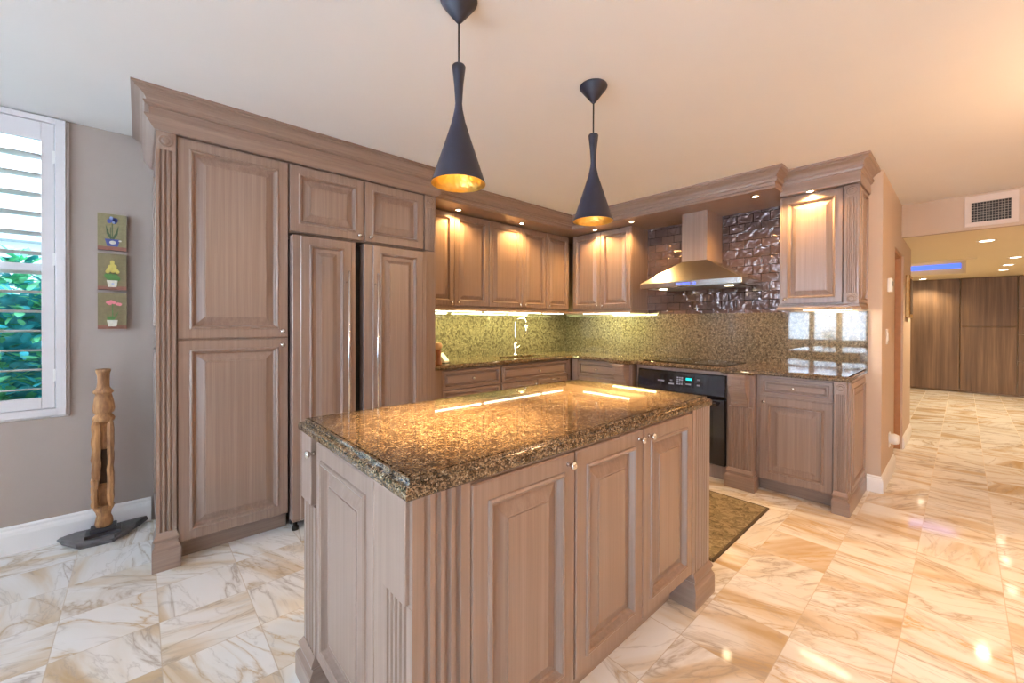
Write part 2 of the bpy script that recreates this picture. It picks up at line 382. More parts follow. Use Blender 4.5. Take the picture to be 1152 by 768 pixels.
struct('wall_beam', MB().box(5.5, 5.56, Y0, .41, HL - .012, H), WALLB)
struct('wall_end', MB().box(XE + .06, XE + .2, Y0 - .2, YA, 0, H), WALLB)
# doorway in the hall wall
d = struct('door_1', MB().box(DX0 + .02, DX1 - .02, .47, .505, .01, DZ - .02), ORANGE)
fr = MB(); fr.box(DX0, DX0 + .02, .425, .53, 0, DZ); fr.box(DX1 - .02, DX1, .425, .53, 0, DZ); fr.box(DX0, DX1, .425, .53, DZ - .02, DZ)
fr.build('door_frame', ORANGE, d)
# unseen patio door, added in the left wall to let in more daylight
p = struct('added_window_3', MB().box(X0 - .05, X0 + .0, PY0, PY1, 2.17, 2.25).box(X0 - .05, X0, PY0, PY0 + .07, 0, 2.17).box(X0 - .05, X0, PY1 - .07, PY1, 0, 2.17).box(X0 - .05, X0, -.64, -.56, 0, 2.17).box(X0 - .05, X0, PY0, PY1, 0, .08), WHITE)
MB().box(X0 - .03, X0 - .025, PY0 + .07, PY1 - .07, .08, 2.17).build('pane', GLASS, p)
# baseboards
BB = [(0, 0), (.016, 0), (.016, .10), (.013, .118), (.007, .128), (.007, .14), (0, .15)]
struct('baseboard_back', MB().sweep([(X0, YA), (.05, YA)], BB), WHITE)
struct('baseboard_left', MB().sweep([(X0, PY1), (X0, YA)], BB), WHITE)
BB2 = [(o, z * .83) for o, z in BB]
struct('baseboard_range', MB().sweep([(XB, .49), (XB, .41), (DX0, .41)], BB2), WHITE)
struct('baseboard_hall', MB().sweep([(DX1, .41), (6.58, .41), (6.58, .53)], BB2), WHITE)

# shutter windows --------------------------------------------------
def shutter_window(name, x0, x1, z0, z1, M, npan, pitch=.1085):
    """plantation shutter in a wall facing -Y at y=0 of the local frame"""
    f = MB(M)
    for o, y0, y1 in ((.0, -.02, .14),):
        f.box(x0 - .03, x0 + .012, -.028, .14, z0 - .03, z1 + .02); f.box(x1 - .012, x1 + .03, -.028, .14, z0 - .03, z1 + .02)
        f.box(x0, x1, -.028, .14, z1 - .012, z1 + .02); f.box(x0, x1, -.028, .14, z0 - .03, z0 + .012)
        f.box(x0 - .042, x0 - .03, -.012, .0, z0 - .042, z1 + .02); f.box(x1 + .03, x1 + .042, -.012, .0, z0 - .042, z1 + .02); f.box(x0 - .042, x1 + .042, -.012, .0, z0 - .042, z0 - .03)
    root = f.build(name, SHUT, bevel=.003); root['kind'] = 'structure'
    a0, a1 = x0 + .014, x1 - .014; w_ = (a1 - a0) / npan
    for k in range(npan):
        p0 = a0 + k * w_ + .0015; p1 = p0 + w_ - .003
        st = .050; tr = .10; brl = .062
        g = MB(M); g.box(p0, p0 + st, -.018, .012, z0 + .014, z1 - .014); g.box(p1 - st, p1, -.018, .012, z0 + .014, z1 - .014)
        g.box(p0 + st, p1 - st, -.018, .012, z1 - .014 - tr, z1 - .014); g.box(p0 + st, p1 - st, -.018, .012, z0 + .014, z0 + .014 + brl)
        pn = g.build('shutter_panel', SHUT, root, bevel=.002)
        lo = MB(M); zz = z0 + .014 + brl + .05
        while zz < z1 - .014 - tr - .03:
            prof = []
            for t in range(12):
                an = 2 * math.pi * t / 12; a_, b_ = .047 * math.cos(an), .0052 * math.sin(an)
                ti = math.radians(-6)
                prof.append((a_ * math.cos(ti) - b_ * math.sin(ti) - .003, a_ * math.sin(ti) + b_ * math.cos(ti) + zz))
            lo.loops([[(x, y, z) for y, z in prof] for x in (p0 + st, p1 - st)], smooth=True)
            zz += pitch
        lo.build('louvres', WHITE, root)
        h = MB(M)
        hx = p1 if k == npan - 1 else p0
        for hz in (z0 + .20, (z0 + z1) / 2 + .04, z1 - .20):
            h.box(hx - .006, hx + .006, -.024, -.016, hz - .035, hz + .035)
        h.build('hinge', PLASTIC, root)
    gl = MB(M); gl.box(x0, x1, .105, .109, z0, z1); gl.build('pane', GLASS, root)
    mu = MB(M); mu.box(x0, x1, .10, .125, (z0 + z1) / 2 - .02, (z0 + z1) / 2 + .02); mu.build('window_frame', SHUT, root)
    return root
shutter_window('window_1', WX0, WX1, WZ0, WZ1, Matrix.Translation((0, YA, 0)), 2)
shutter_window('window_2', -LY1, -LY0, LZ0, LZ1, Matrix.Translation((X0, 0, 0)) @ Matrix.Rotation(HALF, 4, 'Z') @ Matrix.Scale(-1, 4, (1, 0, 0)), 3)

# outside: hedge and neighbouring roof -----------------------------
struct('ground_outside', MB().box(-7, 3, YA + .15, 14, -.3, -.1), GROUND)
lv = MB()
random.seed(3)
for k in range(9000):
    x = random.uniform(-3.2, .7); z = random.uniform(.0, 1.74) ** 1; y = 4.75 + random.uniform(-.28, .30) + .1 * math.sin(x * 5) + (z * .12)
    z += .06 * math.sin(x * 7) + .05 * math.sin(x * 17 + 1)
    s_ = random.uniform(.04, .085); yaw = random.uniform(0, 6.28); pit = random.uniform(-.9, .7)
    d = Vector((math.cos(yaw) * math.cos(pit), math.sin(yaw) * math.cos(pit), math.sin(pit))); sd = d.cross(Vector((random.uniform(-.4, .4), random.uniform(-.4, .4), 1))).normalized(); nn = sd.cross(d)
    c = Vector((x, y, z)); lv.cur = random.choice((0, 0, 1))
    P_ = [c - d * s_, c - d * s_ * .3 + sd * s_ * .42 + nn * .006, c + d * s_ * .4 + sd * s_ * .34 + nn * .006, c + d * s_, c + d * s_ * .4 - sd * s_ * .34 + nn * .006, c - d * s_ * .3 - sd * s_ * .42 + nn * .006]
    lv.add(P_, [(0, 1, 2, 3), (0, 3, 4, 5)], True)
lv.cur = 1
nx, nz = 60, 24
G = [[(-3.4 + 4.2 * i / nx, 4.86 + .10 * noise.noise(Vector((i * .5, k * .5, 0))), (1.62 + .05 * math.sin(i * .6)) * k / nz - .1) for i in range(nx + 1)] for k in range(nz + 1)]
lv.loops(G + [[(x, y + .5, z) for x, y, z in G[-1]], [(x, y + .5, -.1) for x, y, z in G[-1]]], closed=False, cap0=False, cap1=False, smooth=True)
tag(lv.build('hedge', [LEAF, LEAF2]), 'dense green leafy hedge growing outside the shuttered window', 'hedge', kind='stuff')
rf = thing('neighbour_house', 'pale grey roofed house seen between the shutter louvres beyond the hedge', 'house', (-1.9, 9.5, -.1))
MB().box(-2.2, 1.2, 0, 3, 0, 2.6).build('wall', WHITE, rf)
MB().loops([[(x, -.3, 2.55), (x, 1.5, 3.35), (x, 3.3, 2.55)] for x in (-2.4, 1.4)]).build('roof', ROOFG, rf)

# ================================================================== cabinetry builders (local frame: faces -Y)
DOORP = [(0, .004), (.004, 0), (.050, 0), (.052, -.005), (.058, -.008), (.064, -.005), (.067, .004), (.071, .013), (.076, .016), (.080, .016), (.115, .003), (.119, .003), (.120, .0), (.124, .0)]
def scaled(prof, k): return [(i * k, d) for i, d in prof]
def knob(name, x, z, yf, parent, M=None):
    k = MB(M); k.lathe([(.0, .0), (.008, .0), (.0055, -.004), (.005, -.012), (.010, -.017), (.0135, -.022), (.0125, -.027), (.007, -.030), (.0, -.031)], (x, yf, z), 14, 'Y')
    return k.build(name, NICKEL, parent)
def door(x0, x1, z0, z1, yf, parent, kx=None, kz=None, k=1.0, M=None, name='door', mat=None, th=.021):
    g = MB(M); g.rects(x0 + .0015, x1 - .0015, z0, z1, yf, scaled(DOORP, k), th)
    d = g.build(name, mat or WV, parent)
    if kx is not None: knob('knob', kx, kz, yf, d, M)
    return d
def rosette(x, z, yf, r, parent, M=None):
    g = MB(M); g.lathe([(r, .002), (r, -.003), (r * .86, -.006), (r * .74, -.003), (r * .6, -.002), (r * .5, -.006), (r * .3, -.008), (r * .14, -.005), (0, -.007)], (x, yf, z), 20, 'Y')
    return g.build('rosette', WV, parent)

# ---- tall pantry
YP = 2.766
t = thing('pantry_cabinet', 'tall pantry cabinet with two stacked raised panel doors beside the fluted corner post', 'cabinet', (.058, YP, 0))
L_ = lambda x: x - .058
g = MB(); g.box(.024, L_(.669), .022, YA - YP - .02, .10, 2.30); g.box(.015, L_(.669), .085, YA - YP - .02, 0, .10); g.build('carcass', WV, t)
MB().box(L_(.150), L_(.669), .075, .085, 0, .10).build('toe_kick', WH, t)
door(L_(.141), L_(.667), .108, 1.172, 0, t, L_(.632), 1.135)
door(L_(.141), L_(.667), 1.180, 2.236, 0, t, L_(.632), 1.215)
p = MB().fluted(0, L_(.137), .19, 2.15, -.012, .04, 3, .009, .008).box(0, L_(.137), -.012, .028, 2.15, 2.25).build('pilaster', WV, t)
rosette(L_(.0965), 2.195, -.012, .030, p)
MB().foot(0, L_(.137), -.014, .08, .19).build('foot', WH, p)
# side of the pantry: framed panels facing the window wall
R = Matrix.Rotation(-HALF, 4, 'Z')   # local +x -> world -y ; local -y -> world -x
sd = MB(R).rects(-.715, -.03, .13, 1.16, .010, DOORP, .014).rects(-.715, -.03, 1.19, 2.24, .010, DOORP, .014).build('side_panel', WV, t)

# ---- refrigerator surround with doors above
t = thing('refrigerator_cabinet', 'cabinet surround over the built-in refrigerator with two small raised doors', 'cabinet', (.672, YP, 0))
L_ = lambda x: x - .672
g = MB(); g.box(0, L_(1.690), .022, YA - YP - .02, 1.82, 2.30); g.box(L_(1.600), L_(1.690), -.010, YA - YP - .02, 0, 1.815); g.box(L_(1.600), L_(1.690), .01, YA - YP - .02, 1.815, 2.25); g.build('carcass', WV, t)
door(L_(.672), L_(1.135), 1.826, 2.236, 0, t, L_(1.098), 1.857)
door(L_(1.139), L_(1.596), 1.826, 2.236, 0, t, L_(1.176), 1.857)
p = MB().fluted(L_(1.600), L_(1.690), 1.82, 2.15, -.010, .022, 4, .012, .004).box(L_(1.600), L_(1.690), -.010, .012, 2.15, 2.25).build('pilaster', WV, t)
rosette(L_(1.645), 2.20, -.010, .030, p)
# ---- refrigerator
t = thing('refrigerator', 'panelled built-in refrigerator with two tall wooden doors and slim steel bar handles', 'refrigerator', (.676, 2.70, 0))
L_ = lambda x: x - .676
MB().box(L_(.69), L_(1.59), .09, .75, .06, 1.79).build('body', BLACK, t)
for a, c, hx in ((.676, 1.056, .992), (1.110, 1.590, 1.184)):
    dd = MB().box(L_(a), L_(c), .012, .085, .06, 1.800).build('door', WV, t, bevel=.003)
    i0, i1 = (.042, .030) if a < 1 else (.060, .040)
    MB().rects(L_(a) + i0, L_(c) - i1, .065, 1.797, 0, DOORP, .014).build('raised_panel', WV, dd)
    hb = MB().tube([(L_(hx), -.045, .55), (L_(hx), -.045, 1.60)], .0065)
    for hz in (.62, 1.09, 1.53): hb.tube([(L_(hx), .004, hz), (L_(hx), -.045, hz)], .005, 8)
    hb.build('handle', CHROME, dd)
ft = MB()
for x in (.70, 1.05, 1.15, 1.56): ft.lathe([(.02, 0), (.02, .02), (.012, .02), (.012, .065)], (L_(x), .05, 0), 12)
ft.box(L_(.69), L_(1.58), .12, .14, .01, .065)
ft.build('foot', BLACK, t)

# ---- upper cabinets
UP = scaled(DOORP, .82)
def upper(name, label, doors, y0w, rot, loc, z0, z1, depth, mold=True, xl=None, xr=None):
    """doors = [(x0,x1,knob_x)] in the local frame whose origin is loc"""
    t = thing(name, label, 'cabinet', loc, rot)
    x0 = doors[0][0] if xl is None else xl; x1 = doors[-1][1] if xr is None else xr
    MB().box(x0, x1, .022, depth, z0 - .005, z1 + .012).build('carcass', WV, t)
    for a, c, k in doors: door(a + .001, c - .001, z0 + .012, z1, 0, t, k, z0 + .045, .82)
    return t
ZU0, ZU1 = 1.415, 2.270
upper('wall_cabinet', 'two-door wall cabinet nearest the refrigerator over the sink counter', [(1.695 - 1.695, 2.127 - 1.695, .395), (.432, 2.535 - 1.695, .470)], 0, 0, (1.695, 3.14, 0), ZU0, ZU1, .35)
upper('wall_cabinet', 'two-door wall cabinet right above the chrome faucet', [(0, .446, .410), (.446, .823, .483)], 0, 0, (2.537, 3.14, 0), ZU0, ZU1, .35)
upper('wall_cabinet', 'narrow one-door wall cabinet in the inner corner over the sink run', [(0, .385, .038)], 0, 0, (3.362, 3.14, 0), ZU0, ZU1, .35)
upper('wall_cabinet', 'two-door wall cabinet between the corner and the range hood', [(0.012, .400, .365), (.400, .775, .435)], 0, -HALF, (3.75, 3.095, 0), ZU0, ZU1, .35, xl=0, xr=.775)
# light rail under the uppers
LR = [(-.02, 1.377), (.012, 1.377), (.014, 1.386), (.006, 1.397), (.006, 1.408), (.010, 1.414), (-.02, 1.414)]
tag(MB().sweep([(1.695, 3.14), (3.75, 3.14), (3.75, 2.32), (4.10, 2.32)], LR).build('light_rail_moulding', WH), 'wooden light rail moulding along the bottom of the corner wall cabinets', 'moulding')

# right wall cabinet
t = upper('wall_cabinet', 'single-door wall cabinet with fluted post right of the range hood', [(.012, .400, .045)], 0, -HALF, (3.74, .985, 0), 1.412, 2.25, .36, xl=0, xr=.485)
p = MB().fluted(.408, .490, 1.49, 2.17, -.006, .03, 5, .010, .004).box(.408, .490, -.006, .03, 2.17, 2.26).box(.408, .490, -.006, .03, 1.412, 1.49).build('pilaster', WV, t)
rosette(.449, 2.213, -.006, .032, p); rosette(.449, 1.450, -.006, .032, p)
MB(Matrix.Translation((.490, 0, 0)) @ Matrix.Rotation(HALF, 4, 'Z')).rects(.035, .345, 1.42, 2.25, -.004, scaled(DOORP, .6), .008).build('side_panel', WV, t)
tag(MB().sweep([(4.10, .985), (3.74, .985), (3.74, .495), (4.10, .495)], [(o, z - .002) for o, z in LR]).build('light_rail_moulding', WH), 'wooden light rail moulding under the right-hand wall cabinet', 'moulding')

# ---- cornices
CR = [(-.02, 2.242), (.004, 2.242), (.012, 2.25), (.024, 2.266), (.036, 2.284), (.044, 2.292), (.044, 2.298), (.026, 2.302), (.026, 2.342), (.042, 2.346), (.048, 2.353), (.048, 2.360), (.036, 2.364), (.036, 2.371), (.044, 2.386), (.060, 2.399), (.078, 2.406), (.078, 2.412), (.092, 2.416), (.092, H - .001), (-.02, H - .001)]
tag(MB().sweep([(.058, YA - .003), (.058, 2.748), (1.692, 2.748), (1.692, 3.0)], CR).build('cornice', WH), 'stepped crown cornice over the tall pantry and refrigerator cabinets', 'cornice')
SZ = 2.285
CB = [(-.02, SZ - .006), (.0, SZ - .006), (.005, SZ + .004), (.004, SZ + .014), (-.002, SZ + .018), (-.002, 2.326), (.012, 2.330), (.014, 2.340), (.021, 2.346), (.021, 2.354), (.009, 2.358), (.009, 2.365), (.017, 2.380), (.032, 2.393), (.047, 2.400), (.047, 2.407), (.060, 2.411), (.060, H - .001), (-.02, H - .001)]
sB, sA, sR = 3.48, 2.885, 3.655
c = MB()
c.sweep([(1.70, sA), (sB, sA), (sB, .945), (sR + .03, .945)], CB)
co = tag(c.build('cornice', WH), 'long crown cornice over the sink and range with lit soffit', 'cornice')
u = MB(); u.box(1.69, 4.09, sA + .015, YA - .01, SZ, SZ + .02); u.box(sB + .015, 4.09, .96, sA + .02, SZ, SZ + .02)
u.build('soffit_board', WH, co)
CRR = [(o, z if z > 2.3 else z) for o, z in CR]
CR2 = [(-.02, 2.252), (.0, 2.250), (.004, 2.262), (.004, 2.280), (.002, 2.326), (.014, 2.331), (.016, 2.341), (.023, 2.347), (.023, 2.355), (.011, 2.359), (.011, 2.366), (.019, 2.381), (.033, 2.393), (.047, 2.400), (.047, 2.407), (.060, 2.411), (.060, H - .001), (-.02, H - .001)]
c = MB(); c.sweep([(sR, .958), (sR, .482), (4.105, .482)], CR2)
co2 = tag(c.build('cornice', WH), 'crown cornice on top of the right-hand wall cabinet', 'cornice')
MB().box(sR + .01, 4.09, .49, .95, 2.262, 2.285).build('soffit_board', WH, co2)

# ---- puck lights in the soffits
def puck(x, y, z, label, watts=25.0):
    t = thing('puck_light', label, 'light', (x, y, z), 0, 'puck lights in the soffit')
    MB().lathe([(.034, 0), (.034, -.006), (.026, -.009), (.024, -.004)], (0, 0, 0), 20, caps=(True, False)).build('ring', NICKEL, t)
    MB().lathe([(.023, -.003), (.018, -.006), (0, -.007)], (0, 0, 0), 16).build('lens', PUCK, t)
    spot('lamp', (0, 0, -.02), (0, 0, -1), watts, (1.0, .60, .22), 150, .6, .02, t)
for x, y, z, l in ((2.11, 3.055, SZ, 'small lit puck light over the doors nearest the refrigerator'), (2.87, 3.03, SZ, 'small lit puck light over the doors above the faucet'),
                   (3.64, 2.69, SZ, 'small lit puck light over the two-door cabinet beside the corner'), (3.62, 2.23, SZ, 'small lit puck light at the left of the range hood chimney'),
                   (3.62, 1.12, SZ, 'small lit puck light at the right of the range hood chimney'), (3.695, .775, 2.262, 'small lit puck light over the right-hand wall cabinet door')):
    puck(x, y, z, l)

# ---- under cabinet strips
def strip(x, y, z, ln, rot, label, mat, col, watts):
    t = thing('under_cabinet_light', label, 'light', (x, y, z), rot, 'under cabinet lights')
    MB().box(-ln / 2, ln / 2, -.02, .02, -.008, .012).build('housing', PLASTIC, t)
    MB().box(-ln / 2 + .01, ln / 2 - .01, -.0045, .0045, -.013, -.008).build('lens', mat, t)
    area('lamp', (0, 0, -.018), (0, .55, -1), ln - .04, .03, watts, col, t)
YG = (.93, 1.0, .42)
strip(2.17, 3.185, 1.387, .62, 0, 'greenish strip light under the wall cabinet next to the refrigerator', STRIPM, YG, 6.0)
strip(2.91, 3.185, 1.387, .82, 0, 'greenish strip light under the cabinets over the sink', STRIPM, YG, 8.0)
strip(3.52, 3.185, 1.387, .36, 0, 'short strip light under the corner wall cabinet', STRIPM, YG, 3.5)
strip(3.80, 2.66, 1.387, .62, -HALF, 'strip light under the wall cabinet left of the range hood', STRIPM, YG, 8)
strip(3.93, .71, 1.388, .32, -HALF, 'white strip light under the right-hand wall cabinet', STRIPW, (1, .86, .6), 1.6)

# ---- base cabinets, sink run
DRP = scaled(DOORP, .42)
def drawer(x0, x1, z0, z1, yf, parent, kx=None, M=None, handle=False):
    g = MB(M); g.rects(x0 + .0015, x1 - .0015, z0, z1, yf, DRP, .021); d = g.build('drawer', WH, parent)
    if kx is not None and not handle: knob('knob', kx, (z0 + z1) / 2, yf, d, M)
    return d
t = thing('base_cabinet', 'base cabinet with drawers beside the refrigerator', 'cabinet', (1.695, 2.88, 0))
MB().box(0, .775, .022, .60, .10, .883).build('carcass', WV, t); MB().box(0, .775, .08, .095, 0, .10).build('toe_kick', WH, t)
MB().box(0, .14, 0, .022, .10, .883).build('stile', WV, t)
for z0, z1 in ((.712, .868), (.42, .704), (.112, .412)): drawer(.143, .765, z0, z1, 0, t, .45)
t = thing('base_cabinet', 'wide sink base cabinet with long false drawer front under the faucet', 'cabinet', (2.472, 2.88, 0))
MB().box(0, 1.0, .022, .60, .10, .70).box(0, 1.0, .022, .06, .70, .883).build('carcass', WV, t); MB().box(0, 1.0, .08, .095, 0, .10).build('toe_kick', WH, t)
MB().box(.955, 1.0, 0, .022, .10, .883).build('stile', WV, t)
drawer(.012, .950, .712, .868, 0, t, .50)
door(.012, .482, .112, .704, 0, t, .445, .66, .8)
d = door(.486, .950, .112, .704, 0, t, None, None, .8)
MB().tube([(.68, 0, .690), (.68, -.03, .690), (.78, -.03, .690), (.78, 0, .690)], .006).build('handle', CHROME, d)
# corner unit on the range wall
t = thing('base_cabinet', 'corner base cabinet with a drawer left of the oven', 'cabinet', (3.47, 2.86, 0), -HALF)
MB().box(0, .57, .022, .60, .10, .883).build('carcass', WV, t); MB().box(0, .57, .08, .095, 0, .10).build('toe_kick', WH, t)
MB().box(0, .075, 0, .022, .10, .883).build('stile', WV, t)
drawer(.08, .57, .712, .868, 0, t, .33); door(.08, .57, .112, .704, 0, t, .53, .66, .9)
# corbel posts either side of the oven
def corbel(yc, label):
    t = thing('corbel_post', label, 'corbel post', (3.47, yc, 0), -HALF, 'corbel posts beside the oven')
    w2 = .088
    MB().box(-w2, w2, -.045, .58, .0, .883).build('post', WV, t)
    MB().fluted(-w2 + .006, w2 - .006, .15, .63, -.062, .02, 6, .014, .005).build('fluted_panel', WV, t)
    MB().foot(-w2 + .002, w2 - .002, -.066, .0, .15, 1.1).build('foot', WH, t)
    # scroll bracket
    pf = [(-.045, .883), (-.145, .883), (-.150, .870), (-.150, .795), (-.143, .785), (-.139, .770), (-.118, .735), (-.096, .705), (-.084, .680), (-.080, .662), (-.090, .655), (-.090, .640), (-.080, .632), (-.045, .628)]
    pf = [(max(y, -.150) , z) for y, z in pf]
    MB().loops([[(x, y, z) for y, z in pf] for x in (-.060, .060)]).build('corbel', WH, t, bevel=.002)
    MB().rects(-.048, .048, .800, .872, -.150, [(0, .002), (.010, 0), (.014, -.004), (.018, -.002)], .004).build('corbel_panel', WH, t)
    return t
corbel(2.185, 'carved corbel post with fluted front left of the oven')
corbel(1.150, 'carved corbel post with fluted front right of the oven')
# right base cabinet
t = thing('base_cabinet', 'right-hand base cabinet with one drawer, one door and fluted end post', 'cabinet', (3.47, 1.058, 0), -HALF)
MB().box(0, .555, .022, .63, .10, .883).build('carcass', WV, t); MB().box(.0, .475, .085, .10, 0, .10).build('toe_kick', WH, t)
MB().box(0, .475, .010, .022, .10, .883).build('face_frame', WV, t)
drawer(.022, .470, .735, .868, 0, t, .24); door(.022, .470, .108, .724, 0, t, .055, .686)
p = MB().fluted(.478, .545, .15, .80, -.024, .05, 5, .008, .004).box(.478, .545, -.024, .026, .80, .883).build('pilaster', WV, t)
rosette(.5115, .842, -.024, .025, p)
MB(Matrix.Translation((.555, 0, 0)) @ Matrix.Rotation(HALF, 4, 'Z')).rects(.05, .60, .14, .87, -.006, scaled(DOORP, .75), .01).build('side_panel', WV, t)
fo = MB(); 
Lf = []
for o, z in [(.018, 0), (.018, .075), (.016, .088), (.007, .10), (.007, .11), (.012, .118), (.012, .126), (.004, .142), (0, .15)]:
    Lf.append([(.478 - o * .6, -.026 - o, z), (.548 + o, -.026 - o, z), (.548 + o, .635, z), (.478 - o * .6, .635, z)])
fo.loops(Lf).build('foot', WH, t)

# ---- oven
t = thing('oven', 'black built-in oven with control panel under the cooktop', 'oven', (3.47, 2.050, 0), -HALF)
OW = .778
MB().box(.006, OW - .006, .03, .58, .118, .850).build('body', OVEN, t)
MB().box(-.022, -.002, .0, .58, .10, .883).box(OW + .002, OW + .022, .0, .58, .10, .883).box(-.002, OW + .002, .0, .55, .852, .883).box(-.022, OW + .022, .03, .55, .0, .116).build('wood_surround', WV, t)
cp = MB(); prf = [(.03, .850), (-.004, .850), (-.008, .845), (-.026, .700), (-.030, .682), (-.024, .668), (.03, .664)]
cp.loops([[(x, y, z) for y, z in prf] for x in (0, .02, OW - .02, OW)]); cpo = cp.build('control_panel', OVEN, t, bevel=.004)
tl = math.atan2(.018, .145)
Mt = Matrix.Translation((0, -.008, .845)) @ Matrix.Rotation(-tl, 4, 'X')
MB(Mt).box(.16, .60, -.003, .004, -.120, -.025).build('display_glass', GLASSB, cpo)
MB(Mt).box(.455, .505, -.006, -.002, -.062, -.042).build('clock_display', DISPC, cpo)
KEYM = plain('grey_buttons', (.30, .30, .33), .4)
for i in range(4):
    for j in range(3): MB(Mt).box(.375 + j * .020, .389 + j * .020, -.006, -.002, -.105 + i * .018, -.094 + i * .018).build('button', KEYM, cpo)
for (a, c_, zz) in ((.20, .26, -.085), (.315, .335, -.075), (.305, .350, -.105), (.455, .50, -.095), (.55, .575, -.05), (.55, .575, -.095)): MB(Mt).box(a, c_, -.006, -.002, zz - .006, zz + .006).build('button', KEYM, cpo)
od = MB().box(.004, OW - .004, -.022, .028, .122, .655).build('oven_door', OVEN, t, bevel=.004)
MB().box(.10, OW - .10, -.025, -.021, .26, .56).build('window', GLASSB, od)
MB().tube([(.06, -.02, .615), (.06, -.06, .622), (OW - .06, -.06, .622), (OW - .06, -.02, .615)], .011).build('handle', OVEN, od)

# ---- countertop along both walls (slab built round the sink opening)
SXa, SXb, SYa, SYb = 2.62, 3.22, 2.965, 3.215
ZC0, ZC1 = .884, .920
XC = 3.455
def slab(poly_list, name, lab):
    pass
c = MB()
c.box(1.692, SXa, 2.86, YA - .02, ZC0, ZC1); c.box(SXb, XC, 2.86, YA - .02, ZC0, ZC1); c.box(SXa, SXb, 2.86, SYa, ZC0, ZC1); c.box(SXa, SXb, SYb, YA - .02, ZC0, ZC1)
c.box(XC, XB - .02, .500, YA - .02, ZC0, ZC1)
for a, d_, e in ((1.048, 1.256, .105), (1.256, 2.075, .020), (2.075, 2.29, .105)): c.box(XC - e, XC, a, d_, ZC0, ZC1)
ct = tag(c.build('countertop', GRAN), 'polished brown speckled granite countertop wrapping from the sink to the right-hand cabinet', 'countertop')
# bullnosed edge strips follow the outline
NOSE = [(-.01, ZC0), (.004, ZC0), (.011, ZC0 + .005), (.014, ZC0 + .014), (.012, ZC0 + .022), (.004, ZC0 + .026), (.002, ZC0 + .029), (0, ZC1), (-.01, ZC1)]
MB().sweep([(1.692, 2.86), (XC, 2.86), (XC, 2.29), (XC - .105, 2.29), (XC - .105, 2.075), (XC - .020, 2.075), (XC - .020, 1.256), (XC - .105, 1.256), (XC - .105, 1.048), (XC, 1.048), (XC, .500), (XB - .02, .500)], NOSE).build('moulded_edge', GRAN, ct)
# sink
s = MB(); 
s.loops([[(SXa - .01, SYa - .01, .883), (SXb + .01, SYa - .01, .883), (SXb + .01, SYb + .01, .883), (SXa - .01, SYb + .01, .883)], [(SXa + .002, SYa + .002, .882), (SXb - .002, SYa + .002, .882), (SXb - .002, SYb - .002, .882), (SXa + .002, SYb - .002, .882)], [(SXa + .02, SYa + .02, .73), (SXb - .02, SYa + .02, .73), (SXb - .02, SYb - .02, .73), (SXa + .02, SYb - .02, .73)]], cap0=False)
so = tag(s.build('sink', STEEL), 'stainless undermount sink basin set into the granite before the faucet', 'sink')
MB().lathe([(.035, .731), (.035, .735), (.02, .736), (0, .734)], ((SXa + SXb) / 2, (SYa + SYb) / 2, 0), 16).build('drain', CHROME, so)
# faucet
t = thing('faucet', 'tall chrome gooseneck pull-down faucet behind the sink', 'faucet', (3.00, 3.265, ZC1))
MB().lathe([(.030, 0), (.030, .006), (.023, .012), (.019, .02), (.017, .10), (.015, .13)], (0, 0, 0), 18).build('base', CHROME, t)
pts = [(0, 0, .12), (0, 0, .20), (0, 0, .34)] + [(.026 * (1 - math.cos(a)) , -.058 * (1 - math.cos(a)), .34 + .062 * math.sin(a)) for a in [math.pi * k / 10 for k in range(1, 10)]] + [(.052, -.116, .325)]
MB().tube(pts, .0105, 12).build('spout', CHROME, t)
MB().tube([(.052, -.116, .33), (.053, -.118, .27), (.054, -.120, .235)], [.013, .0165, .015], 12).build('spray_head', CHROME, t)
MB().tube([(.012, 0, .075), (.045, .0, .085), (.075, 0, .11)], [.010, .008, .006], 10).build('lever', CHROME, t)
# cooktop
ckt = tag(MB().box(3.52, 3.99, 1.30, 2.04, ZC1, ZC1 + .007).build('cooktop', GLASSB, bevel=.003), 'flat black glass cooktop set in the granite counter', 'cooktop')
RINGM = plain('grey_ring_print', (.10, .10, .10), .3)
for cx_, cy_, r_ in ((3.64, 1.50, .09), (3.64, 1.85, .075), (3.87, 1.50, .075), (3.87, 1.85, .10)):
    MB().lathe([(r_, ZC1 + .0072), (r_, ZC1 + .0076), (r_ - .004, ZC1 + .0076), (r_ - .004, ZC1 + .0072)], (cx_, cy_, 0), 40, caps=(False, False)).build('burner_ring', RINGM, ckt)

# ---- backsplashes
tag(MB().box(1.692, XB - .002, YA - .02, YA - .002, ZC1 - .03, 1.40).build('granite_backsplash', GRANB), 'speckled granite backsplash behind the faucet on the sink wall', 'backsplash')
tag(MB().box(XB - .02, XB - .002, .488, YA - .02, ZC1 - .03, 1.368).build('granite_backsplash', GRANB), 'polished granite backsplash behind the cooktop', 'backsplash')
tag(MB().box(XB - .020, XB - .002, .99, 2.34, 1.368, SZ).build('tile_backsplash', TILE), 'dark wavy metallic brick tile backsplash around the range hood', 'tile backsplash')

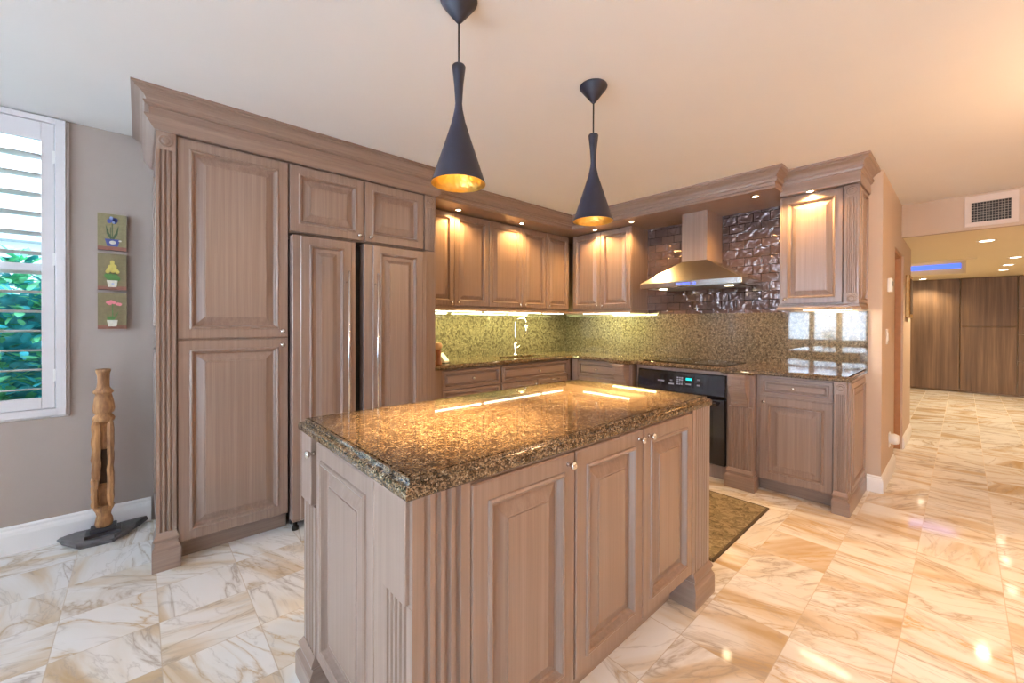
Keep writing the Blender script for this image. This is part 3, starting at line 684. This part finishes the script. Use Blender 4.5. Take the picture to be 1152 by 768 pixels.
# ---- range hood
t = thing('range_hood', 'stainless steel pyramid range hood with wooden chimney cover', 'range hood', (XB - .022, 1.66, 0), -HALF)
h2, dz = .455, .50
z0, z1, z2 = 1.600, 1.648, 1.842
MB().loops([[(-h2, -dz, z0), (h2, -dz, z0), (h2, 0, z0), (-h2, 0, z0)], [(-h2, -dz, z1), (h2, -dz, z1), (h2, 0, z1), (-h2, 0, z1)]]).build('rim', STEEL, t, bevel=.002)
MB().loops([[(-h2, -dz, z1), (h2, -dz, z1), (h2, 0, z1), (-h2, 0, z1)], [(-.115, -.345, z2), (.115, -.345, z2), (.115, 0, z2), (-.115, 0, z2)]]).build('canopy', STEEL, t)
MB().box(-.115, .115, -.345, 0, z2, SZ).build('chimney_cover', WV, t)
hb = MB().box(-.055, .055, -dz - .004, -dz, z0 + .014, z0 + .034).build('control_panel', plain('hood_panel', (.25, .25, .4), .3), t)
bt = MB()
for k in (-.085, -.062, .055, .075): bt.lathe([(.0085, 0), (.0085, -.003), (0, -.003)], (k, -dz, z0 + .024), 12, 'Y')
bt.box(-.036, .030, -dz - .006, -dz - .003, z0 + .016, z0 + .031)
bt.build('blue_buttons', DISPB, hb)
for k in (-.30, .30):
    l = MB().lathe([(.035, z0 - .001), (.033, z0 - .005), (0, z0 - .006)], (k, -.34, 0), 18).build('hood_lamp', PUCK, t)
    spot('lamp', (k, -.32, z0 - .02), (0, .25, -1), 9, (1.0, .62, .34), 115, .7, .02, t)
MB().box(-.40, .40, -.44, -.06, z0 - .002, z0 + .002).build('filter', plain('hood_filter', (.4, .38, .36), .4, metal=1), t)

# ---- corner objects on the counter
t = thing('pepper_mill', 'turned red-brown wooden mill with pale round top on the sink counter', 'pepper mill', (1.832, 2.94, ZC1))
MB().lathe([(.030, 0), (.031, .012), (.024, .03), (.019, .06), (.023, .09), (.028, .11), (.022, .125)], (0, 0, 0), 20).build('body', REDWOOD, t)
MB().lathe([(.018, .125), (.030, .137), (.034, .155), (.030, .174), (.016, .186), (0, .188)], (0, 0, 0), 20).build('top', TANWOOD, t)
t = thing('kitchen_timer', 'small white wedge-shaped device beside the wooden mill', 'timer', (1.945, 3.05, ZC1), .5)
MB().loops([[(x, -.045, .0), (x, .045, 0), (x, .03, .085), (x, .012, .085), (x, -.045, .02)] for x in (-.04, .04)]).build('body', PLASTIC, t, bevel=.006, seg=2)
MB().box(-.045, .045, -.05, .05, -.0, .006).build('base', BLACK, t)

# ================================================================== island
IX0, IX1, IY0, IY1 = .437, 1.992, .805, 1.600
t = thing('kitchen_island', 'pickled wood kitchen island with raised panel doors and fluted corner posts', 'island', (IX0, IY0, 0))
a = lambda x: x - IX0
MB().box(.022, IX1 - IX0 - .022, .022, IY1 - IY0 - .022, .145, .884).build('carcass', WV, t)
MB().box(.10, IX1 - IX0 - .10, .10, IY1 - IY0 - .10, 0, .145).build('toe_kick', WH, t)
# front
MB().box(.003, IX1 - IX0 - .003, .012, .022, .872, .884).build('top_rail', WH, t)
for x0, x1, kx in ((.597, .995, .960), (.998, 1.394, 1.362), (1.397, 1.810, 1.434)):
    door(a(x0), a(x1), .156, .872, 0, t, a(kx), .842)
pl = MB().fluted(0.001, a(.594), .0, .884, .0, .024, 4, .022, .008).build('pilaster', WV, t)
pr = MB().fluted(a(1.813), a(1.992), .135, .884, .0, .024, 6, .024, .004).build('pilaster', WV, t)
MB().foot(a(1.822), a(1.992), -.002, .10, .15, 1.0).build('foot', WH, pr)
MB().foot(0, a(.585), -.002, .10, .15, 1.0).build('foot', WH, pl)
# left face (faces -X)
LM = Matrix.Rotation(-HALF, 4, 'Z')    # local x -> -Y
LEN = IY1 - IY0
d = door(-.660, -.195, .135, .868, 0, t, -.678, .825, 1.0, LM)
MB(LM).box(-LEN, -.014, .012, .022, .868, .884).build('top_rail', WH, t)
for xa, xb in ((-.150, -.0006), (-LEN + .0, -.668)):
    q = MB(LM).fluted(xa, xb, .0 if xa > -.3 else .12, .64, .0, .024, 5, .020, .006).build('pilaster', WV, t)
    MB(LM).box(xa + .004, xb - .014, -.010, .022, .645, .884).build('plinth_block', WV, q, bevel=.002)
    MB(LM).foot(xa, xb, -.002, .10, .135, 1.2).build('foot', WH, q)
MB(LM).box(-.195, -.15, .0, .022, .12, .884).build('stile', WV, t)
# far sides, plain raised panels
BM = Matrix.Translation((IX1 - IX0, LEN, 0)) @ Matrix.Rotation(math.pi, 4, 'Z')
for k in range(3): door(.10 + k * .452, .55 + k * .452, .15, .872, 0, t, .14 + k * .452, .83, 1.0, BM)
RM = Matrix.Translation((IX1 - IX0, 0, 0)) @ Matrix.Rotation(HALF, 4, 'Z')
MB(RM).rects(.10, LEN - .02, .15, .872, 0.004, DOORP, .018).build('side_panel', WV, t)
MB(RM).box(.026, .10, .002, .022, .12, .884).build('stile', WV, t)
# island worktop
ZI0, ZI1 = .884, .926
c = MB(); CXa, CXb, CYa, CYb = .436, 1.980, .815, 1.585
c.box(CXa, CXb, CYa, CYb, ZI0, ZI1)
it = tag(c.build('island_countertop', GRAN), 'polished brown and gold speckled granite slab on the island', 'countertop')
EP = [(-.01, ZI0), (.014, ZI0), (.018, ZI0 + .004), (.0185, ZI0 + .020), (.016, ZI0 + .027), (.011, ZI0 + .030), (.002, ZI0 + .0305), (.0005, ZI0 + .033), (.0005, ZI1 - .005), (-.002, ZI1 - .001), (-.006, ZI1), (-.01, ZI1)]
MB().sweep([(CXa, CYa + .01), (CXa, CYa), (CXb, CYa), (CXb, CYb), (CXa, CYb), (CXa, CYa + .01)], EP).build('moulded_edge', GRAN, it)

# ================================================================== pendants
def pendant(x, y, label):
    t = thing('pendant_lamp', label, 'pendant lamp', (x, y, H), 0, 'pendant lamps over the island')
    MB().lathe([(.066, 0), (.067, -.006), (.064, -.012), (.012, -.078), (.006, -.084)], (0, 0, 0), 32).build('canopy', SHADE, t)
    zt, zw, zb = 2.190 - H, 2.055 - H, 1.768 - H
    MB().tube([(0, 0, -.08), (0, 0, zt - .0)], .0035, 8).build('cord', BLACK, t)
    pr_ = [(.006, zt + .003), (.022, zt + .001), (.0245, zt - .004), (.021, zt - .03), (.0165, zt - .07), (.0135, zw + .02), (.0125, zw), (.0145, zw - .02), (.024, zw - .065), (.045, zw - .13), (.070, zw - .205), (.088, zw - .26), (.0975, zb)]
    sh = MB().lathe(pr_, (0, 0, 0), 48, caps=(True, False)).build('shade', SHADE, t)
    MB().lathe([(r - .002, z) for r, z in pr_[7:-1]] + [(.0955, zb)] + [(.0975, zb)], (0, 0, 0), 48, caps=(True, False)).build('lining', BRASS, sh)
    bl = MB().lathe([(.010, zw - .055), (.014, zw - .075), (.026, zw - .105), (.030, zw - .13), (.024, zw - .152), (.010, zw - .163), (0, zw - .165)], (0, 0, 0), 20).build('bulb', BULB, t)
    spot('lamp', (0, 0, zw - .175), (0, 0, -1), 340, (1.0, .64, .28), 54, 1.0, .03, t)
    point('lamp_glow', (0, 0, zw - .18), 3.0, (1.0, .70, .35), .012, t)
pendant(.846, 1.224, 'black cone pendant lamp with gold lining, nearer the camera and higher in view')
pendant(1.640, 1.224, 'black cone pendant lamp with gold lining, farther from the camera over the island')

# ================================================================== rug
t = tag(MB().box(2.25, 3.165, .895, 2.5, 0, .012).build('kitchen_rug', RUG), 'olive damask patterned rug on the marble between island and oven', 'rug')
MB().sweep([(2.26, .895 + .5), (2.25, .885), (3.175, .885), (3.175, 2.51), (2.25, 2.51), (2.25, .9)], [(-.012, 0), (.0, 0), (.0, .010), (-.004, .013), (-.012, .013)]).build('binding', RUGEDGE, t)

# ================================================================== sculpture
t = thing('carved_wood_sculpture', 'weathered carved wooden post sculpture on a grey slate slab by the pantry', 'sculpture', (-.16, 3.37, 0))
sl = [(-.185, .080), (-.170, .030), (-.105, -.078), (-.02, -.088), (.045, -.090), (.070, -.050), (.120, -.015), (.140, .040), (.195, .118), (.150, .118), (.02, .108), (-.12, .118)]
def ring(k, z, j): return [(x * k + random.uniform(-j, j), y * k + random.uniform(-j, j), z) for x, y in sl]
random.seed(5)
MB().loops([ring(.88, 0, .004), ring(.97, .014, .005), ring(1.02, .028, .006), ring(.98, .040, .003)]).build('slate_base', SLATE, t)
MB().box(-.075, .075, -.055, .055, .040, .058).build('plinth_lower', PLINTH, t, bevel=.002)
MB().box(-.055, .055, -.038, .038, .058, .082).build('plinth_upper', PLINTH, t, bevel=.002)
g = MB()
prof = [(.036, .082), (.040, .10), (.036, .125), (.030, .145), (.034, .165), (.044, .185), (.046, .20)]
g.lathe(prof, (0, 0, 0), 20)
# slotted shaft: two cheeks and a back
def slab_col(x0, x1, y0, y1, z0, z1, tw=0.004):
    L = []; n = 14
    for i in range(n + 1):
        z = z0 + (z1 - z0) * i / n; e = .0015 * math.sin(i * 1.7 + x0 * 90); ins = .006 if i in (0, n) else 0
        L.append([(x0 + ins + e, y0 + ins, z), ((x0 + x1) / 2 + e, y0 - .004 + ins, z), (x1 - ins + e, y0 + ins, z), (x1 - ins + e, y1, z), (x0 + ins + e, y1, z)])
    g.loops(L)
slab_col(-.048, -.010, -.040, .030, .36, .70); slab_col(-.050, -.022, -.040, .030, .20, .37); slab_col(.016, .044, -.040, .030, .20, .70); slab_col(-.03, .03, .004, .036, .20, .70)
slab_col(-.016, .020, -.022, .012, .53, .69); slab_col(-.03, .018, -.014, .012, .20, .33); 
g.lathe([(.044, .690), (.049, .71), (.040, .725), (.034, .735), (.044, .745), (.048, .765), (.046, .79), (.038, .835), (.034, .85), (.043, .857), (.044, .868), (.034, .878), (.027, .89), (.025, .92), (.026, .955), (.031, .972), (.034, .985), (.032, .994), (.020, .996)], (0, 0, 0), 20)
o = g.build('carved_post', CARVED, t)
for v in o.data.vertices:
    n_ = noise.noise_vector(v.co * 22) * .0025 + noise.noise_vector(v.co * 60) * .003
    v.co += Vector((n_.x, n_.y, 0))
MB().box(-.016, .018, -.006, .006, .21, .69).build('slot_shade_insert', DARKIN, o)  # solid dark insert, its colour stands for shade inside the slots

# ================================================================== three little flower paintings
def col(name, c): return plain(name, c, .6, var=.12, scale=60)
WOODP = col('painted_table_brown', (.20, .07, .04)); OLIVE = col('painted_olive', (.165, .125, .055)); OLIVE2 = col('painted_olive_light', (.22, .18, .085)); DKG = col('painted_dark_green', (.04, .07, .02))
BLU = col('painted_blue', (.05, .06, .24)); PWHITE = col('painted_white', (.60, .55, .45)); YEL = col('painted_yellow', (.48, .38, .08)); PNK = col('painted_pink', (.62, .18, .20)); GRN = col('painted_green', (.06, .16, .03)); LBL = col('painted_light_blue', (.30, .38, .62))
EDGE = col('canvas_edge', (.16, .08, .06))
def picture(zc, kind, label):
    t = thing('flower_painting', label, 'painting', (-.125, YA - .03, zc), 0, 'flower paintings beside the window')
    w2, h2_ = .063, .109
    MB().box(-w2, w2, 0, .03, -h2_, h2_).build('canvas', [EDGE], t)
    y = -.0012
    def quad(mb, x0, x1, z0_, z1_, yy): mb.box(x0, x1, yy, yy + .001, z0_, z1_)
    def disc(mb, x, z, rx, rz, yy, n=14): mb.loops([[(x + rx * math.cos(2 * math.pi * k / n), q, z + rz * math.sin(2 * math.pi * k / n)) for k in range(n)] for q in (yy, yy + .001)])
    g_ = MB(); g_.cur = 0; quad(g_, -w2, w2, -h2_, h2_, y); g_.cur = 1; quad(g_, -w2, w2, -h2_, -h2_ * .80, y - .0008)
    g_.build('background', [OLIVE if kind else OLIVE2, WOODP], t)
    q = MB()
    if kind == 0:
        mats = [BLU, PWHITE, DKG, LBL]
        q.cur = 2
        for s1 in (-1, 1): q.loops([[(s1 * .004, k, -.05), (s1 * .024, k, -.01), (s1 * .028, k, .045), (s1 * .016, k, .0), (s1 * .002, k, -.03)] for k in (y - .0008, y)])
        quad(q, -.002, .002, -.05, .05, y - .0009); quad(q, -.008, -.005, -.05, .03, y - .0009)
        q.cur = 0; q.loops([[(-.032, k, -.042), (.034, k, -.042), (.024, k, -.085), (-.022, k, -.085)] for k in (y - .002, y - .001)])
        for dx, dz_ in ((-.012, .066), (.010, .064), (.0, .078), (.014, .074)): disc(q, dx, dz_, .011, .013, y - .002)
        q.cur = 3; disc(q, -.004, .084, .008, .010, y - .003); disc(q, .006, .060, .006, .008, y - .003)
        q.cur = 1; disc(q, .002, -.062, .015, .011, y - .003); disc(q, .034, -.050, .007, .005, y - .003)
    elif kind == 1:
        mats = [YEL, PWHITE, GRN, LBL]
        q.cur = 2
        for k in range(9): disc(q, -.024 + .006 * k, -.025 - .008 * (k % 3), .011, .014, y - .0014 - .0001 * k)
        q.cur = 0
        for k, (dx, dz_) in enumerate(((-.016, .012), (0, .02), (.016, .012), (-.01, .03), (.01, .032), (0, .044), (.0, .058), (-.02, .0), (.022, .0), (.002, .004))): disc(q, dx, dz_, .010, .011, y - .003 - .0001 * k)
        q.cur = 1; q.loops([[(-.024, k, -.052), (.024, k, -.052), (.018, k, -.092), (-.018, k, -.092)] for k in (y - .005, y - .004)])
        q.cur = 3; disc(q, .002, -.072, .007, .004, y - .006)
    else:
        mats = [PNK, PWHITE, GRN, PNK]
        q.cur = 2
        quad(q, -.001, .003, -.05, .04, y - .001); q.loops([[(0, k, -.055), (-.026, k, -.02), (-.014, k, -.045)] for k in (y - .002, y - .001)]); q.loops([[(0, k, -.055), (.028, k, .0), (.016, k, -.04)] for k in (y - .002, y - .001)]); disc(q, -.006, -.045, .018, .012, y - .0022)
        q.cur = 0
        for k, (dx, dz_) in enumerate(((-.018, .05), (-.006, .056), (.006, .05), (-.012, .044), (.024, .042), (.032, .040))): disc(q, dx, dz_, .010, .009, y - .003 - .0001 * k)
        q.cur = 1; q.loops([[(-.024, k, -.056), (.024, k, -.056), (.018, k, -.094), (-.018, k, -.094)] for k in (y - .005, y - .004)])
    q.build('flower_pot_motif', mats, t)
picture(1.810, 0, 'small painting of a blue iris in a blue pot, topmost of three')
picture(1.571, 1, 'small painting of yellow flowers in a white pot, middle of three')
picture(1.335, 2, 'small painting of pink flowers in a white pot, lowest of three')

# ================================================================== hall details
t = thing('air_vent', 'white framed ceiling-height return air vent with dark grid on the beam', 'vent', (5.5, -.157, 2.263), -HALF)
g = MB()
g.box(-.155, .155, -.012, 0, .087, .145); g.box(-.155, .155, -.012, 0, -.125, -.087); g.box(-.155, -.114, -.012, 0, -.087, .087); g.box(.114, .155, -.012, 0, -.087, .087)
g.build('frame', plain('vent_frame_paint', (.62, .51, .44), .5, var=.01), t, bevel=.002)
MB().box(-.114, .114, -.003, -.001, -.087, .087).build('duct_shade_sheet', BLACK, t)  # flat black sheet, painted for the shade behind the grid
g = MB()
for k in range(14): x = -.114 + .228 * k / 13; g.box(x - .0013, x + .0013, -.010, -.002, -.087, .087)
for k in range(9): z = -.087 + .174 * k / 8; g.box(-.114, .114, -.009, -.003, z - .0013, z + .0013)
g.build('grid', plain('vent_grey', (.30, .26, .22), .5), t)
def downlight(x, y, z, label, watts=12, r=.055, group='recessed hall downlights', col=(1.0, .78, .50)):
    t = thing('downlight', label, 'light', (x, y, z), 0, group)
    MB().lathe([(r + .018, 0), (r + .016, -.005), (r, -.006), (r - .004, -.002)], (0, 0, 0), 24, caps=(True, False)).build('trim_ring', WHITE, t)
    MB().lathe([(r - .004, -.002), (0, -.003)], (0, 0, 0), 20).build('lens', DOWNM, t)
    spot('lamp', (0, 0, -.015), (0, 0, -1), watts, col, 130, .7, .04, t)
downlight(6.40, -.155, HL, 'recessed ceiling downlight nearest the air vent, largest of the hall lights', 95)
downlight(8.25, -.445, HL, 'recessed hall downlight at far right, second from the air vent', 80)
downlight(9.20, -.43, HL, 'recessed hall downlight third from the air vent', 80)
downlight(10.0, -.42, HL, 'recessed hall downlight fourth from the air vent near the wood wall', 70)
downlight(11.0, .52, HL, 'recessed hall downlight close above the wood wall under the blue cove', 60)
# cove light in the tray
t = tag(MB().box(TX1 - .02, TX1 - .004, .03, 2.3, 2.215, 2.295).build('cove_light', BLUEL), 'long blue glowing cove strip in the hall ceiling tray', 'cove light')
area('cove_lamp', (TX1 - .08, 1.1, 2.25), (-1, 0, .3), 2.0, .05, 1, (.15, .3, 1.0), t)
area('tray_fill', (TX0 + .25, 1.1, HL + .05), (.6, 0, .8), .05, 2.0, 14, (1.0, .74, .42), t)  # added warm fill with no fitting, brightens the inside of the tray
tl2 = MB()
for k in range(3): tl2.box(TX1 - .16 - k * .1, TX1 - .12 - k * .1, TY0 + .0, TY0 + .03, HL + .0, H - .02)
tag(tl2.build('tray_slats', CREAM), 'cream ribbed slats at the end of the ceiling tray', 'slats')
# wood panels on the end wall
def hpanel(y0, y1, z0, z1, label):
    tag(MB().box(XE, XE + .055, y0 + .006, y1 - .006, z0, z1 - .004).build('wood_wall_panel', HALLWOOD, bevel=.003), label, 'wall panel', 'dark wood panels on the hall end wall')
hpanel(.04, 1.2, .03, HL, 'tall dark wood wall panel under the blue cove')
hpanel(1.2, 2.5, .03, HL, 'tall dark wood wall panel hidden past the hall corner')
hpanel(-.64, .04, .03, 1.225, 'lower dark wood wall panel in the middle of the end wall')
hpanel(-.64, .04, 1.229, HL, 'upper dark wood wall panel in the middle of the end wall')
for k, (a_, c_) in enumerate(((.03, .62), (.624, 1.09), (1.094, 1.56), (1.564, HL))):
    hpanel(-1.6, -.64, a_, c_, ('lowest', 'second lowest', 'second highest', 'highest')[k] + ' dark wood wall panel at the far right edge')
MB()
# picture frame, switches and outlets on the hall wall
t = thing('framed_picture', 'narrow gilt framed picture hanging on the hall wall past the doorway', 'picture', (6.10, .41, 1.56))
MB().box(-.18, .18, -.035, 0, -.225, .225).build('frame', GILT, t, bevel=.006)
MB().box(-.14, .14, -.038, -.034, -.185, .185).build('canvas', DARKIN, t)
t = thing('thermostat', 'white square thermostat on the hall wall above the switch', 'thermostat', (4.45, .41, 1.58))
MB().box(-.05, .05, -.028, 0, -.055, .055).build('body', PLASTIC, t, bevel=.006, seg=2); MB().box(-.025, .025, -.031, -.027, -.005, .030).build('screen', plain('grey_screen', (.35, .36, .33), .2), t)
t = thing('light_switch', 'white rocker light switch on the hall wall below the thermostat', 'switch', (4.38, .41, 1.17))
MB().box(-.038, .038, -.008, 0, -.06, .06).build('plate', PLASTIC, t, bevel=.003); MB().box(-.017, .017, -.013, -.007, -.033, .033).build('rocker', PLASTIC, t, bevel=.002)
t = thing('night_light', 'white round plug-in night light low on the hall wall', 'night light', (4.60, .41, .31))
MB().box(-.038, .038, -.008, 0, -.06, .06).build('plate', PLASTIC, t, bevel=.003); MB().lathe([(.04, 0), (.045, -.03), (.035, -.055), (0, -.06)], (0, -.006, .01), 18, 'Y').build('dome', PLASTIC, t)
# ================================================================== room behind the camera
def dome(x, y, label, watts, upw, lc=(1.0, .62, .34)):
    t = thing('ceiling_light', label, 'light', (x, y, H), 0, 'semi-flush bowl lights behind the camera')
    MB().lathe([(.07, 0), (.07, -.02), (.015, -.03), (.015, -.20), (.0, -.20)], (0, 0, 0), 20).build('base', NICKEL, t)
    MB().lathe([(.19, -.19), (.185, -.20), (.15, -.235), (.09, -.26), (0, -.27), (0, -.262), (.088, -.252), (.145, -.228), (.180, -.19)], (0, 0, 0), 28, caps=(False, False)).build('bowl', emis('bowl_glass', lc, 2.0), t)
    a_ = area('uplight', (0, 0, -.185), (0, 0, 1), .26, .26, upw, lc, t); a_.data.shape = 'DISK'
    point('lamp', (0, 0, -.31), watts, lc, .06, t)
dome(3.0, -1.05, 'semi-flush bowl ceiling light out of view on the right', 56, 30, (1.0, .62, .33))
dome(.9, -1.3, 'semi-flush bowl ceiling light above and behind the camera', 24, 8, (1.0, .66, .38))
# round dining table with a plant, mirrored in the granite
t = thing('dining_table', 'round white topped dining table near the left window', 'table', (-1.75, 1.75, 0))
MB().lathe([(.58, .72), (.60, .73), (.60, .745), (.58, .755)], (0, 0, 0), 48).build('tabletop', plain('white_table_glass', (.75, .78, .80), .08), t)
MB().lathe([(.28, 0), (.28, .02), (.06, .05), (.05, .68), (.14, .72)], (0, 0, 0), 28).build('pedestal', WV, t)
t = thing('potted_plant', 'leafy green potted plant on the round dining table', 'plant', (-1.75, 1.75, .755))
MB().lathe([(.07, 0), (.09, .12), (.10, .15), (.085, .15)], (0, 0, 0), 20).build('pot', REDWOOD, t)
pl_ = MB(); random.seed(11)
for k in range(260):
    th = random.uniform(0, 6.28); r = random.uniform(.02, .24); c_ = Vector((r * math.cos(th), r * math.sin(th), .17 + random.uniform(0, .24) * (1.1 - r * 2)))
    d = Vector((math.cos(th), math.sin(th), random.uniform(-.3, .6))).normalized(); sd_ = d.cross(Vector((0, 0, 1))).normalized()
    pl_.add([c_ - d * .03, c_ + sd_ * .014, c_ + d * .04, c_ - sd_ * .014], [(0, 1, 2, 3)])
pl_.build('foliage', LEAF, t)
